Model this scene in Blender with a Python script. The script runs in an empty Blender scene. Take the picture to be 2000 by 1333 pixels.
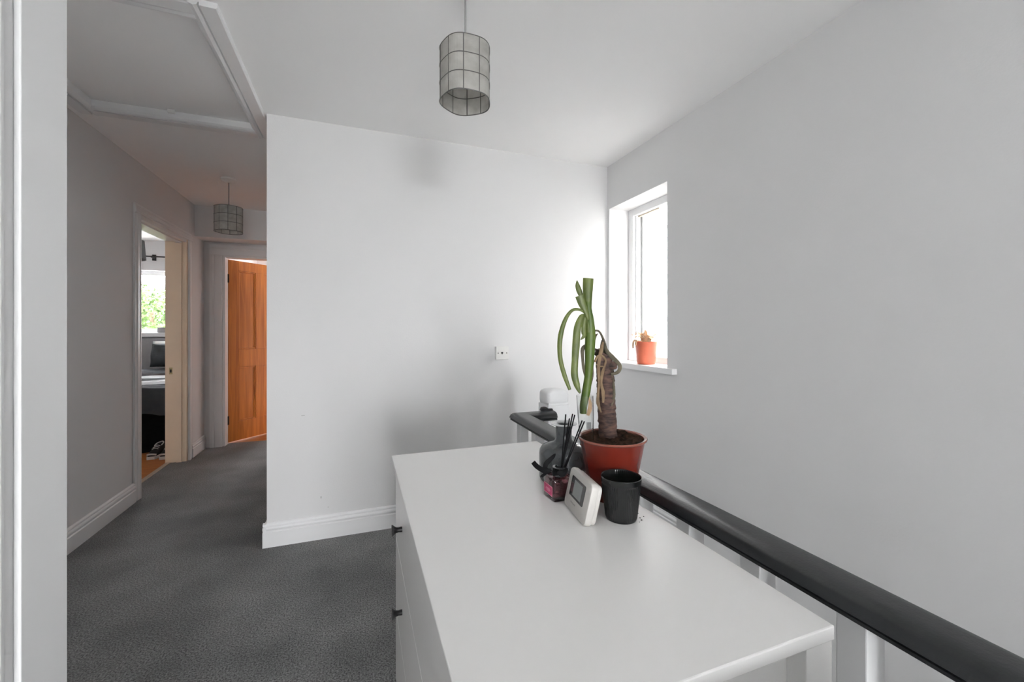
import bpy, bmesh, math, random
from mathutils import Vector, Matrix
random.seed(7)
SC = bpy.context.scene
C = SC.collection

# ------------------------------------------------------------------ camera, world, exposure
HC = 1.2                       # eye height, metres
FPX = 812.0                    # focal length in pixels of the 2000 px frame
HORIZON = 645.0
TH = math.radians(20.3)        # heading, clockwise from +Y
cam_d = bpy.data.cameras.new('camera')
cam = bpy.data.objects.new('camera', cam_d); C.objects.link(cam)
cam_d.sensor_width = 36.0
cam_d.lens = FPX / 2000.0 * 36.0
cam_d.shift_y = -(666.5 - HORIZON) / 2000.0
cam_d.clip_start = 0.02
cam.location = (0, 0, HC)
cam.rotation_euler = (math.pi / 2, 0, -TH)
SC.camera = cam

w = bpy.data.worlds.new('overcast_sky'); SC.world = w
w.use_nodes = True
bg = w.node_tree.nodes['Background']
bg.inputs['Color'].default_value = (0.985, 0.99, 1.0, 1)
bg.inputs['Strength'].default_value = 23.0

SC.view_settings.view_transform = 'Standard'
SC.view_settings.look = 'None'
SC.view_settings.gamma = 1.0
SC.view_settings.use_curve_mapping = False
SC.view_settings.exposure = 1.05
SC.cycles.use_denoising = True
SC.cycles.max_bounces = 14
SC.cycles.diffuse_bounces = 8
SC.cycles.transparent_max_bounces = 24
SC.cycles.sample_clamp_indirect = 6.0

def portal(name, loc, direction, sx, sy):
    l = bpy.data.lights.new(name, 'AREA'); l.shape = 'RECTANGLE'; l.size = sx; l.size_y = sy
    l.cycles.is_portal = True
    o = bpy.data.objects.new(name, l); C.objects.link(o)
    o.location = loc
    o.rotation_euler = Vector(direction).to_track_quat('-Z', 'Y').to_euler()
    return o
portal('sky_portal_landing', (1.96, 2.30, 1.52), (-1, 0, 0), 0.60, 1.12)
portal('sky_portal_rear', (.15, -4.11, .925), (0, 1, 0), 1.1, 1.75)
portal('sky_portal_bedroom', (-2.7, 7.09, 1.58), (0, -1, 0), 1.0, 0.85)
portal('sky_portal_far_room', (-0.3, 7.79, 1.55), (0, -1, 0), .8, 1.2)

SN, CS = math.sin(TH), math.cos(TH)
def ray(px, py):
    u = (px - 1000.0) / FPX; v = (HORIZON - py) / FPX
    return Vector((SN + u * CS, CS - u * SN, v))
def pt(px, py, t):             # the point at depth t along the heading
    return Vector((0, 0, HC)) + ray(px, py) * t

# ------------------------------------------------------------------ materials
def mat(name, col, rough=0.6, spec=0.4, metal=0.0, trans=0.0, ior=1.45, var=0.0, vscale=6.0,
        bump=0.0, bscale=60.0, detail=4.0, coat=0.0, col2=None, sheen=0.0):
    m = bpy.data.materials.new(name); m.use_nodes = True
    nt = m.node_tree; b = nt.nodes['Principled BSDF']
    b.inputs['Base Color'].default_value = (*col, 1)
    b.inputs['Roughness'].default_value = rough
    b.inputs['Specular IOR Level'].default_value = spec
    b.inputs['Metallic'].default_value = metal
    b.inputs['Transmission Weight'].default_value = trans
    b.inputs['IOR'].default_value = ior
    b.inputs['Coat Weight'].default_value = coat
    b.inputs['Sheen Weight'].default_value = sheen
    tc = nt.nodes.new('ShaderNodeTexCoord')
    if var > 0 or col2:
        n = nt.nodes.new('ShaderNodeTexNoise'); n.inputs['Scale'].default_value = vscale
        n.inputs['Detail'].default_value = detail
        nt.links.new(tc.outputs['Object'], n.inputs['Vector'])
        r = nt.nodes.new('ShaderNodeValToRGB')
        r.color_ramp.elements[0].position = 0.3; r.color_ramp.elements[1].position = 0.7
        c2 = col2 if col2 else tuple(min(1, c * (1 + var)) for c in col)
        c1 = col if col2 else tuple(c * (1 - var) for c in col)
        r.color_ramp.elements[0].color = (*c1, 1); r.color_ramp.elements[1].color = (*c2, 1)
        nt.links.new(n.outputs['Fac'], r.inputs['Fac'])
        nt.links.new(r.outputs['Color'], b.inputs['Base Color'])
    if bump > 0:
        n2 = nt.nodes.new('ShaderNodeTexNoise'); n2.inputs['Scale'].default_value = bscale
        n2.inputs['Detail'].default_value = 3
        nt.links.new(tc.outputs['Object'], n2.inputs['Vector'])
        bp = nt.nodes.new('ShaderNodeBump'); bp.inputs['Strength'].default_value = bump
        bp.inputs['Distance'].default_value = 0.004
        nt.links.new(n2.outputs['Fac'], bp.inputs['Height'])
        nt.links.new(bp.outputs['Normal'], b.inputs['Normal'])
    return m

def carpet_mat():
    m = bpy.data.materials.new('charcoal_carpet'); m.use_nodes = True
    nt = m.node_tree; b = nt.nodes['Principled BSDF']
    b.inputs['Roughness'].default_value = 1.0; b.inputs['Specular IOR Level'].default_value = 0.05
    b.inputs['Sheen Weight'].default_value = 0.15
    tc = nt.nodes.new('ShaderNodeTexCoord')
    big = nt.nodes.new('ShaderNodeTexNoise'); big.inputs['Scale'].default_value = 2.6; big.inputs['Detail'].default_value = 3
    fine = nt.nodes.new('ShaderNodeTexNoise'); fine.inputs['Scale'].default_value = 170; fine.inputs['Detail'].default_value = 2
    for n in (big, fine): nt.links.new(tc.outputs['Object'], n.inputs['Vector'])
    r1 = nt.nodes.new('ShaderNodeValToRGB')
    r1.color_ramp.elements[0].position = .32; r1.color_ramp.elements[1].position = .68
    r1.color_ramp.elements[0].color = (.110, .112, .112, 1); r1.color_ramp.elements[1].color = (.190, .191, .190, 1)
    r2 = nt.nodes.new('ShaderNodeValToRGB')
    r2.color_ramp.elements[0].position = .3; r2.color_ramp.elements[1].position = .7
    r2.color_ramp.elements[0].color = (.30, .30, .30, 1); r2.color_ramp.elements[1].color = (1.75, 1.75, 1.75, 1)
    nt.links.new(big.outputs['Fac'], r1.inputs['Fac']); nt.links.new(fine.outputs['Fac'], r2.inputs['Fac'])
    mx = nt.nodes.new('ShaderNodeMixRGB'); mx.blend_type = 'MULTIPLY'; mx.inputs['Fac'].default_value = 1
    nt.links.new(r1.outputs['Color'], mx.inputs['Color1']); nt.links.new(r2.outputs['Color'], mx.inputs['Color2'])
    nt.links.new(mx.outputs['Color'], b.inputs['Base Color'])
    bp = nt.nodes.new('ShaderNodeBump'); bp.inputs['Strength'].default_value = .25; bp.inputs['Distance'].default_value = .006
    nt.links.new(fine.outputs['Fac'], bp.inputs['Height']); nt.links.new(bp.outputs['Normal'], b.inputs['Normal'])
    return m

def pine_mat(name, c1, c2, axis_scale=(26, 26, 1.6), rough=.42):
    m = bpy.data.materials.new(name); m.use_nodes = True
    nt = m.node_tree; b = nt.nodes['Principled BSDF']; b.inputs['Roughness'].default_value = rough
    tc = nt.nodes.new('ShaderNodeTexCoord'); mp = nt.nodes.new('ShaderNodeMapping')
    mp.inputs['Scale'].default_value = axis_scale
    n = nt.nodes.new('ShaderNodeTexNoise'); n.inputs['Scale'].default_value = 1.0; n.inputs['Detail'].default_value = 5
    n.inputs['Distortion'].default_value = .6
    r = nt.nodes.new('ShaderNodeValToRGB')
    r.color_ramp.elements[0].position = .32; r.color_ramp.elements[1].position = .68
    r.color_ramp.elements[0].color = (*c1, 1); r.color_ramp.elements[1].color = (*c2, 1)
    nt.links.new(tc.outputs['Object'], mp.inputs['Vector']); nt.links.new(mp.outputs['Vector'], n.inputs['Vector'])
    nt.links.new(n.outputs['Fac'], r.inputs['Fac']); nt.links.new(r.outputs['Color'], b.inputs['Base Color'])
    return m

def capiz_mat():
    m = bpy.data.materials.new('capiz_shell'); m.use_nodes = True
    nt = m.node_tree; nt.nodes.remove(nt.nodes['Principled BSDF'])
    out = nt.nodes['Material Output']
    tc = nt.nodes.new('ShaderNodeTexCoord')
    n = nt.nodes.new('ShaderNodeTexNoise'); n.inputs['Scale'].default_value = 28; n.inputs['Detail'].default_value = 4
    nt.links.new(tc.outputs['Object'], n.inputs['Vector'])
    r = nt.nodes.new('ShaderNodeValToRGB')
    r.color_ramp.elements[0].position = .3; r.color_ramp.elements[1].position = .72
    r.color_ramp.elements[0].color = (.53, .52, .49, 1); r.color_ramp.elements[1].color = (.72, .71, .68, 1)
    nt.links.new(n.outputs['Fac'], r.inputs['Fac'])
    d = nt.nodes.new('ShaderNodeBsdfDiffuse'); t = nt.nodes.new('ShaderNodeBsdfTranslucent')
    g = nt.nodes.new('ShaderNodeBsdfGlossy'); g.inputs['Roughness'].default_value = .25
    for s in (d, t): nt.links.new(r.outputs['Color'], s.inputs['Color'])
    m1 = nt.nodes.new('ShaderNodeMixShader'); m1.inputs['Fac'].default_value = .5
    nt.links.new(d.outputs[0], m1.inputs[1]); nt.links.new(t.outputs[0], m1.inputs[2])
    m2 = nt.nodes.new('ShaderNodeMixShader'); m2.inputs['Fac'].default_value = .07
    nt.links.new(m1.outputs[0], m2.inputs[1]); nt.links.new(g.outputs[0], m2.inputs[2])
    nt.links.new(m2.outputs[0], out.inputs['Surface'])
    return m

def pane_mat(name, relief):
    # window glass: clear, or with a pressed leaf-like relief that scatters part of the daylight
    m = bpy.data.materials.new(name); m.use_nodes = True
    nt = m.node_tree; nt.nodes.remove(nt.nodes['Principled BSDF'])
    out = nt.nodes['Material Output']
    tr = nt.nodes.new('ShaderNodeBsdfTransparent'); gl = nt.nodes.new('ShaderNodeBsdfGlossy')
    gl.inputs['Roughness'].default_value = .03
    mx = nt.nodes.new('ShaderNodeMixShader'); mx.inputs['Fac'].default_value = .06
    nt.links.new(tr.outputs[0], mx.inputs[1]); nt.links.new(gl.outputs[0], mx.inputs[2])
    last = mx
    if relief:
        tc = nt.nodes.new('ShaderNodeTexCoord')
        n = nt.nodes.new('ShaderNodeTexNoise'); n.inputs['Scale'].default_value = 24; n.inputs['Detail'].default_value = 2.5
        n.inputs['Distortion'].default_value = 2.2
        nt.links.new(tc.outputs['Object'], n.inputs['Vector'])
        r = nt.nodes.new('ShaderNodeValToRGB')
        e = r.color_ramp.elements
        e[0].position = .40; e[0].color = (.25, .25, .25, 1); e[1].position = .60; e[1].color = (.25, .25, .25, 1)
        k = e.new(.5); k.color = (.93, .93, .93, 1)
        nt.links.new(n.outputs['Fac'], r.inputs['Fac'])
        tl = nt.nodes.new('ShaderNodeBsdfTranslucent'); tl.inputs['Color'].default_value = (.16, .17, .18, 1)
        m3 = nt.nodes.new('ShaderNodeMixShader')
        nt.links.new(r.outputs['Color'], m3.inputs['Fac'])
        nt.links.new(mx.outputs[0], m3.inputs[1]); nt.links.new(tl.outputs[0], m3.inputs[2])
        last = m3
    nt.links.new(last.outputs[0], out.inputs['Surface'])
    return m

M = dict(
    wall=mat('wall_paint_cool_grey', (.735, .735, .737), .85, .2, var=.012, vscale=2.2, bump=.10, bscale=140),
    ceil=mat('ceiling_white', (.93, .93, .928), .9, .2, var=.008, vscale=2.0, bump=.06, bscale=120),
    white=mat('white_gloss_paint', (.80, .805, .81), .38, .45, var=.01, vscale=4),
    jamb=mat('white_gloss_paint_warm_bounce', (.92, .77, .59), .45, .4, var=.03, vscale=6),  # warm bounce light on white paint, put into the colour
    upvc=mat('white_upvc', (.86, .865, .87), .3, .5, var=.006, vscale=5),
    seal=mat('window_seal', (.10, .10, .10), .7, var=.05, vscale=20),
    carpet=carpet_mat(),
    chest=mat('white_satin_foil', (.86, .855, .845), .27, .5, var=.008, vscale=3, bump=.02, bscale=90),
    black=mat('black_satin', (.012, .012, .013), .4, .5, var=.1, vscale=30),
    rail=mat('charcoal_gloss_paint', (.022, .024, .026), .30, .5, var=.12, vscale=14, bump=.08, bscale=220),
    wire=mat('grey_shade_wire', (.10, .097, .09), .5, .5, var=.06, vscale=30),
    capiz=capiz_mat(),
    cord=mat('grey_flex', (.30, .30, .30), .5, var=.03, vscale=40),
    plastic=mat('white_plastic', (.78, .78, .76), .35, .45, var=.008, vscale=10),
    hole=mat('dark_socket_hole', (.03, .03, .03), .8, var=.1, vscale=40),
    brass=mat('dull_brass', (.45, .36, .20), .38, .5, metal=.9, var=.08, vscale=40),
    iron=mat('dark_iron', (.05, .045, .04), .5, .5, metal=.6, var=.1, vscale=40),
    pine=pine_mat('orange_pine', (.40, .115, .014), (.62, .21, .032)),
    floorwood=pine_mat('orange_floorboards', (.34, .105, .022), (.50, .18, .045), (3, 40, 10), .4),
    pot=mat('terracotta_plastic', (.115, .013, .007), .25, .5, var=.12, vscale=18),
    pot2=mat('orange_plastic_pot', (.62, .16, .09), .4, .4, var=.06, vscale=18),
    rim=mat('paler_pot_rim', (.20, .070, .050), .22, .6, var=.1, vscale=30),  # paler than the pot body
    soil=mat('dark_soil', (.010, .006, .004), .95, .1, col2=(.060, .034, .022), vscale=90, bump=1.0, bscale=110),
    bark=pine_mat('woody_bark', (.012, .007, .006), (.105, .056, .042), (42, 42, 130), .8),
    dry=mat('dried_leaf', (.165, .115, .070), .75, .2, var=.3, vscale=40),
    drydark=mat('withered_leaf', (.085, .075, .052), .7, .25, var=.3, vscale=40),
    leaf=mat('yucca_leaf_green', (.042, .064, .009), .42, .4, col2=(.105, .130, .030), vscale=26, bump=.15, bscale=80),
    stem=mat('yucca_stem_green', (.036, .072, .007), .45, .4, col2=(.078, .112, .018), vscale=30),
    drygold=mat('dried_straw_leaf', (.66, .44, .27), .8, .15, var=.2, vscale=60),
    clear=mat('clear_plastic', (.93, .94, .93), .06, .5, trans=1.0, ior=1.3, var=.01, vscale=20),
    clearglass=mat('clear_glass', (.97, .97, .97), .02, .5, trans=1.0, ior=1.45, var=.01, vscale=20),
    smoke=mat('smoky_glass', (.10, .112, .120), .09, .6, trans=.5, ior=1.4, col2=(.19, .205, .215), vscale=14),
    lip=mat('glass_lip_window_glint', (.50, .51, .52), .15, .6, var=.04, vscale=20),  # white window reflection on the frosted lip, put into the colour
    pink=mat('pink_label', (.46, .04, .13), .45, .4, var=.1, vscale=60),
    pinkline=mat('pale_pink_print', (.75, .36, .45), .5, var=.05, vscale=60),
    liquid=mat('dark_pink_oil', (.42, .17, .20), .05, .5, trans=.8, ior=1.4, var=.1, vscale=30),
    ribbon=mat('black_satin_ribbon', (.006, .006, .007), .7, .15, var=.1, vscale=40),
    thermo=mat('offwhite_thermostat', (.60, .585, .555), .42, .4, var=.01, vscale=12),
    bezel=mat('dark_bezel', (.045, .047, .047), .25, .5, var=.08, vscale=30),
    lcd=mat('lcd_grey', (.26, .28, .275), .3, .5, var=.06, vscale=20),
    lcddark=mat('lcd_dark_red', (.07, .035, .04), .3, .5, var=.1, vscale=30),
    print=mat('dark_print', (.06, .06, .06), .6, var=.05, vscale=30),
    cup=mat('black_ribbed_glass', (.009, .0095, .010), .16, .5, coat=.1, var=.1, vscale=30),
    wax=mat('black_cup_inside', (.006, .006, .006), .6, .3, var=.1, vscale=30),
    crumb=mat('soil_crumb', (.02, .018, .016), .9, var=.2, vscale=90),
    bedding=mat('white_bedding', (.78, .79, .80), .85, .2, var=.03, vscale=12),
    duvet=mat('slate_duvet', (.10, .11, .12), .85, .2, var=.15, vscale=9),
    pillow=mat('dark_slate_pillow', (.055, .062, .068), .85, .2, var=.2, vscale=14),
    divan=mat('black_divan_fabric', (.008, .008, .009), .95, .1, var=.2, vscale=30),
    headboard=mat('grey_headboard_fabric', (.36, .36, .37), .9, .1, var=.06, vscale=20),
    shade=mat('grey_lampshade', (.14, .14, .14), .85, .1, var=.05, vscale=40),
    rubber=mat('white_shoe_rubber', (.62, .62, .60), .6, var=.04, vscale=40),
    canvas=mat('black_canvas', (.015, .015, .016), .85, var=.15, vscale=60),
    bark2=mat('tree_bark', (.08, .055, .04), .9, .1, var=.3, vscale=10),
    foliage=mat('bright_foliage', (.014, .036, .006), .6, .2, col2=(.048, .078, .018), vscale=2.2),
    foliage2=mat('deep_foliage', (.011, .029, .007), .6, .2, col2=(.036, .060, .016), vscale=2.6),
    bounce_ground=mat('pale_bounce_ground', (.72, .71, .69), .95, .1, var=.3, vscale=3),
    room=mat('bedroom_wall_white', (.76, .765, .775), .9, .2, var=.01, vscale=2),
    stucco=mat('outside_render', (.24, .236, .228), .9, .1, var=.05, vscale=6),
    clearpane=pane_mat('clear_window_glass', False),
    relief=pane_mat('relief_window_glass', True),
    strip=mat('pale_threshold_metal', (.52, .45, .36), .4, .5, metal=.3, var=.05, vscale=20),
    mark=mat('wall_scuff', (.33, .33, .33), .9, .1, var=.1, vscale=40),
)

# ------------------------------------------------------------------ mesh helpers
ORG = {}
def obj(name, bm, m, parent=None, origin=None, smooth=False, label=None):
    """link a bmesh, given in world coordinates, as one mesh object"""
    o0 = ORG.get(parent.name, Vector((0, 0, 0))) if parent else Vector(origin or (0, 0, 0))
    me = bpy.data.meshes.new(name)
    bmesh.ops.recalc_face_normals(bm, faces=bm.faces[:])
    bmesh.ops.translate(bm, verts=bm.verts[:], vec=-o0)
    bm.to_mesh(me); bm.free()
    me.materials.append(m)
    o = bpy.data.objects.new(name, me); C.objects.link(o)
    if smooth:
        me.polygons.foreach_set('use_smooth', [True] * len(me.polygons))
        if smooth != 'all':
            try: me.set_sharp_from_angle(angle=math.radians(40))
            except Exception: pass
    if parent:
        o.parent = parent; ORG[o.name] = o0
    else:
        o.location = o0; ORG[o.name] = o0
    if label: o['label'] = label
    return o
def thing(name, label, cat, loc, group=None):
    o = bpy.data.objects.new(name, None); C.objects.link(o)
    o.empty_display_size = .05
    o.location = loc; ORG[o.name] = Vector(loc)
    o['label'] = label; o['category'] = cat
    if group: o['group'] = group
    return o
def tag(o, label, cat, group=None):
    o['label'] = label; o['category'] = cat
    if group: o['group'] = group
    return o
def struct(o, label=None):
    o['kind'] = 'structure'
    if label: o['label'] = label
    return o
def nb(): return bmesh.new()
def box(bm, x0, x1, y0, y1, z0, z1, bev=0.0, seg=2):
    r = bmesh.ops.create_cube(bm, size=1)
    vs = r['verts']
    for v in vs:
        v.co = Vector(((x0 + x1) / 2 + v.co.x * (x1 - x0), (y0 + y1) / 2 + v.co.y * (y1 - y0), (z0 + z1) / 2 + v.co.z * (z1 - z0)))
    if bev > 0:
        es = list({e for v in vs for e in v.link_edges})
        bmesh.ops.bevel(bm, geom=es, offset=bev, segments=seg, affect='EDGES', profile=.5)
    return bm
def bx(*a, **k): return box(nb(), *a, **k)
def lathe(bm, prof, cx, cy, seg=40, ripple=None, loop=False):
    rings = []
    for r, z in prof:
        ring = []
        for i in range(seg):
            a = 2 * math.pi * i / seg
            rr = r * (1 + (ripple(i, z) if ripple else 0))
            ring.append(bm.verts.new((cx + rr * math.cos(a), cy + rr * math.sin(a), z)))
        rings.append(ring)
    for a, b in zip(rings, rings[1:]):
        for i in range(seg):
            j = (i + 1) % seg
            bm.faces.new((a[i], a[j], b[j], b[i]))
    if loop:
        a, b = rings[-1], rings[0]
        for i in range(seg):
            j = (i + 1) % seg
            bm.faces.new((a[i], a[j], b[j], b[i]))
    for ring in (() if loop else (rings[0], rings[-1])):
        try: bm.faces.new(ring)
        except ValueError: pass
    return bm
def catmull(pts, vals, n=5):
    P, V = [], []
    for i in range(len(pts) - 1):
        p0 = pts[max(i - 1, 0)]; p1 = pts[i]; p2 = pts[i + 1]; p3 = pts[min(i + 2, len(pts) - 1)]
        for k in range(n):
            t = k / n
            P.append(.5 * ((2 * p1) + (p2 - p0) * t + (2 * p0 - 5 * p1 + 4 * p2 - p3) * t * t + (3 * p1 - p0 - 3 * p2 + p3) * t ** 3))
            V.append(vals[i] * (1 - t) + vals[i + 1] * t)
    P.append(pts[-1]); V.append(vals[-1])
    return P, V
def sweep(bm, pts, wid, thick, ref, seg=8, smooth_n=4, rot=0.0):
    """tube of elliptical section: half width across ref, half thickness along ref; thick None = round"""
    if smooth_n: pts, wid = catmull([Vector(p) for p in pts], wid, smooth_n)
    rings = []; n = len(pts); ref = Vector(ref).normalized()
    for i, p in enumerate(pts):
        t = (pts[min(i + 1, n - 1)] - pts[max(i - 1, 0)]).normalized()
        s = t.cross(ref)
        if s.length < 1e-4: s = t.orthogonal()
        s.normalize(); u = s.cross(t).normalized()
        if rot: s, u = s * math.cos(rot) + u * math.sin(rot), u * math.cos(rot) - s * math.sin(rot)
        a = wid[i]; b = a if thick is None else min(thick, a)
        rings.append([bm.verts.new(p + s * a * math.cos(q) + u * b * math.sin(q)) for q in (2 * math.pi * k / seg for k in range(seg))])
    for r0, r1 in zip(rings, rings[1:]):
        for k in range(seg):
            j = (k + 1) % seg
            bm.faces.new((r0[k], r0[j], r1[j], r1[k]))
    bm.faces.new(rings[0]); bm.faces.new(rings[-1])
    return bm
def extrude_profile(bm, prof, a, b, out, up=(0, 0, 1)):
    """prof: (out, up) points, swept straight from a to b"""
    a, b, out, up = Vector(a), Vector(b), Vector(out), Vector(up)
    r0 = [bm.verts.new(a + out * p + up * q) for p, q in prof]
    r1 = [bm.verts.new(b + out * p + up * q) for p, q in prof]
    n = len(prof)
    for i in range(n):
        j = (i + 1) % n
        bm.faces.new((r0[i], r0[j], r1[j], r1[i]))
    bm.faces.new(r0); bm.faces.new(r1)
    return bm
def slab_with_hole(bm, axis, lo, hi, u0, u1, v0, v1, holes):
    """plate of thickness lo..hi along axis; holes = [(u0,u1,v0,v1)] cut as columns in u"""
    def put(a0, a1, b0, b1):
        if a1 - a0 < 1e-5 or b1 - b0 < 1e-5: return
        if axis == 'x': box(bm, lo, hi, a0, a1, b0, b1)
        elif axis == 'y': box(bm, a0, a1, lo, hi, b0, b1)
        else: box(bm, a0, a1, b0, b1, lo, hi)
    cur = u0
    for h in sorted(holes):
        put(cur, h[0], v0, v1); put(h[0], h[1], v0, h[2]); put(h[0], h[1], h[3], v1); cur = h[1]
    put(cur, u1, v0, v1)
    return bm

# ------------------------------------------------------------------ the setting
CEIL = 2.4
XR, XL, YB, XB = 1.72, -1.47, 2.63, -.475
# floors
bm = nb()
box(bm, -1.47, .72, -1.48, 5.17, -.12, 0); box(bm, .72, XR, 1.705, YB, -.12, 0); box(bm, -1.61, -1.47, 3.70, 4.62, -.12, 0)
struct(obj('floor', bm, M['carpet']), 'charcoal grey carpet of the landing and hallway')
struct(obj('floor_bounce_rear', bx(-.4585, XR, -4.0, -1.48, -.12, 0), M['ceil']), 'pale floor added behind the camera to bounce light up')  # unseen, made pale to throw rear daylight up at the ceiling
struct(obj('floor_bedroom', bx(-5.2, -1.61, 2.9, 7.1, -.12, -.002), M['floorwood']), 'orange brown wooden bedroom floor')
struct(obj('floor_far_room', bx(-1.63, .7, 5.17, 7.8, -.12, -.002), M['floorwood']), 'orange brown wooden floor behind the pine door')
# ceiling with the loft opening
HX0, HX1, HY0, HY1 = -1.33, -.578, 1.90, 2.84
bm = slab_with_hole(nb(), 'z', CEIL, CEIL + .12, -5.2, 1.97, -4.12, 7.8, [(HX0, HX1, HY0, HY1)])
struct(obj('ceiling', bm, M['ceil']), 'smooth white ceiling')
# walls
WY0, WY1, WZ0, WZ1 = 1.995, 2.60, .943, 2.084
wall_right = struct(obj('wall_right', slab_with_hole(nb(), 'x', XR, XR + .26, -4.12, YB + .12, -2.4, CEIL, [(WY0, WY1, WZ0, WZ1)]), M['wall']),
                    'pale grey wall with the window')
bm = nb(); box(bm, XB, XR, YB, YB + .12, -.12, CEIL); box(bm, XB, XB + .12, YB + .12, 5.05, -.12, CEIL)
wall_back = struct(obj('wall_back', bm, M['wall']), 'pale grey wall facing the camera with the socket')
for z, px, py, ww, hh in ((0, 627, 972, .004, .012), (1, 641, 991, .004, .003), (2, 592, 812, .018, .002)):
    d = ray(px, py); p = Vector((0, 0, HC)) + d * (YB / d.y)
    obj('scuff', bx(p.x - ww / 2, p.x + ww / 2, YB - .0006, YB + .001, p.z - hh / 2, p.z + hh / 2), M['mark'], wall_back)
DY0, DY1, DZ = 3.70, 4.62, 2.03
wall_left = struct(obj('wall_left', slab_with_hole(nb(), 'x', XL - .16, XL, .90, 5.05, -.12, CEIL, [(DY0, DY1, -.12, DZ)]), M['wall']),
                   'grey hallway wall with the bedroom doorway')
wall_near = struct(obj('wall_near', bx(XL, -.4585, -4.12, .896, -.12, CEIL), M['wall']), 'end of the wall beside the camera')
FX0, FX1, FZ = -1.31, -.56, 1.972
bm = slab_with_hole(nb(), 'y', 5.05, 5.17, -1.63, .7, -.12, CEIL, [(FX0, FX1, -.12, FZ)])
box(bm, XL, XB, 4.79, 5.05, 2.10, CEIL)
wall_far = struct(obj('wall_far', bm, M['wall']), 'grey hallway end wall with the pine door')
struct(obj('wall_bedroom_front', bx(-5.2, -1.63, 2.9, 3.0, -.12, CEIL), M['room']))
struct(obj('wall_bedroom_side', bx(-5.2, -5.1, 3.0, 7.1, -.12, CEIL), M['room']))
BWX0, BWX1, BWZ0, BWZ1 = -3.2, -2.2, 1.16, 2.0
struct(obj('wall_bedroom_window', slab_with_hole(nb(), 'y', 6.90, 7.10, -5.1, -1.63, -.12, CEIL, [(BWX0, BWX1, BWZ0, BWZ1)]), M['room']))
struct(obj('wall_partition', bx(-1.63, -1.53, 5.17, 7.8, -.12, CEIL), M['room']))
struct(obj('wall_far_room_side', bx(.6, .7, 5.17, 7.8, -.12, CEIL), M['room']))
struct(obj('wall_far_room_window', slab_with_hole(nb(), 'y', 7.7, 7.8, -1.53, .6, -.12, CEIL, [(-.7, .1, .95, 2.15)]), M['room']))
struct(obj('wall_rear', slab_with_hole(nb(), 'y', -4.12, -4.0, -.4585, XR, -.12, CEIL, [(-.4, .7, .05, 1.8)]), M['wall']))
struct(obj('wall_light_block_low', bx(.08, .60, .06, .22, 0, .815), M['wall']), 'added low wall shading the near end of the chest')  # unseen, added to keep rear light off the chest end
struct(obj('wall_light_block_rear', bx(.98, XR, -1.58, -1.48, -.12, CEIL), M['wall']), 'wall return added behind the camera to shade the right wall')  # unseen, added to cut rear light on the near right wall
# stairwell below the landing
struct(obj('wall_stairwell', bx(.62, .72, -1.48, 1.705, -2.4, -.12), M['wall']))
struct(obj('wall_stairwell_end', bx(.72, XR, -1.58, -1.48, -2.4, -.12), M['wall']))
struct(obj('floor_below', bx(.72, XR, -1.48, 1.9, -2.4, -2.3), M['carpet']))
struct(obj('wall_under_landing', bx(.72, XR, 1.705, 1.9, -2.3, -.12), M['wall']))

# baseboards
BB = [(0, 0), (.018, 0), (.018, .083), (.0125, .087), (.0125, .091), (.017, .096), (.0185, .103), (.0165, .110), (.010, .114), (.010, .117), (.0125, .120), (.011, .126), (.004, .131), (0, .132)]
bm = nb()
extrude_profile(bm, BB, (XB - .018, YB, 0), (XR, YB, 0), (0, -1, 0))
struct(obj('baseboard_back', bm, M['white'], smooth=False), 'white moulded skirting board along the wall facing the camera')
bm = nb(); extrude_profile(bm, BB, (XB, YB - .018, 0), (XB, 5.05, 0), (-1, 0, 0))
struct(obj('baseboard_hall', bm, M['white']), 'white skirting round the corner into the hallway')
bm = nb(); extrude_profile(bm, BB, (XL, .9, 0), (XL, DY0 - .07, 0), (1, 0, 0))
struct(obj('baseboard_left', bm, M['white']), 'white moulded skirting on the left hallway wall before the bedroom doorway')
bm = nb(); extrude_profile(bm, BB, (XL, DY1 + .075, 0), (XL, 5.05, 0), (1, 0, 0))
struct(obj('baseboard_far', bm, M['white']), 'short skirting between the bedroom doorway and the pine door')
bm = nb(); extrude_profile(bm, BB, (XR, 1.76, 0), (XR, YB, 0), (-1, 0, 0))
struct(obj('baseboard_right', bm, M['white']))
# the white door casing beside the camera
bm = nb(); box(bm, -.4585, -.450, .797, .898, 0, CEIL, bev=.0015)
extrude_profile(bm, [(0, 0), (.004, .001), (.0065, .006), (.0075, .012), (.0065, .018), (.003, .0225), (0, .023)], (-.4585, .752, 0), (-.4585, .752, CEIL), (1, 0, 0), (0, 1, 0))
struct(obj('trim_1', bm, M['white']), 'white painted door casing at the left edge beside the camera')

# loft hatch
hx = thing('loft_hatch', 'white loft hatch with moulded frame in the hallway ceiling', 'hatch', ((HX0 + HX1) / 2, (HY0 + HY1) / 2, CEIL))
obj('hatch_panel', bx(HX0 + .004, HX1 - .004, HY0 + .004, HY1 - .004, CEIL + .022, CEIL + .05), M['ceil'], hx)
FP = [(-.006, .03), (-.006, -.012), (.004, -.020), (.016, -.024), (.028, -.020), (.033, -.010), (.036, -.010), (.036, -.022), (.088, -.022), (.093, -.017), (.093, 0), (0, 0), (0, .03)]
def hatch_side(a, b, out): return extrude_profile(nb(), FP, a, b, out)
z = CEIL
obj('frame_side', hatch_side((HX1, HY0 - .093, z), (HX1, HY1 + .093, z), (1, 0, 0)), M['white'], hx)
obj('frame_side', hatch_side((HX0, HY0 - .093, z), (HX0, HY1 + .093, z), (-1, 0, 0)), M['white'], hx)
obj('frame_side', hatch_side((HX0 - .003, HY1, z), (HX1 + .003, HY1, z), (0, 1, 0)), M['white'], hx)
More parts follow.
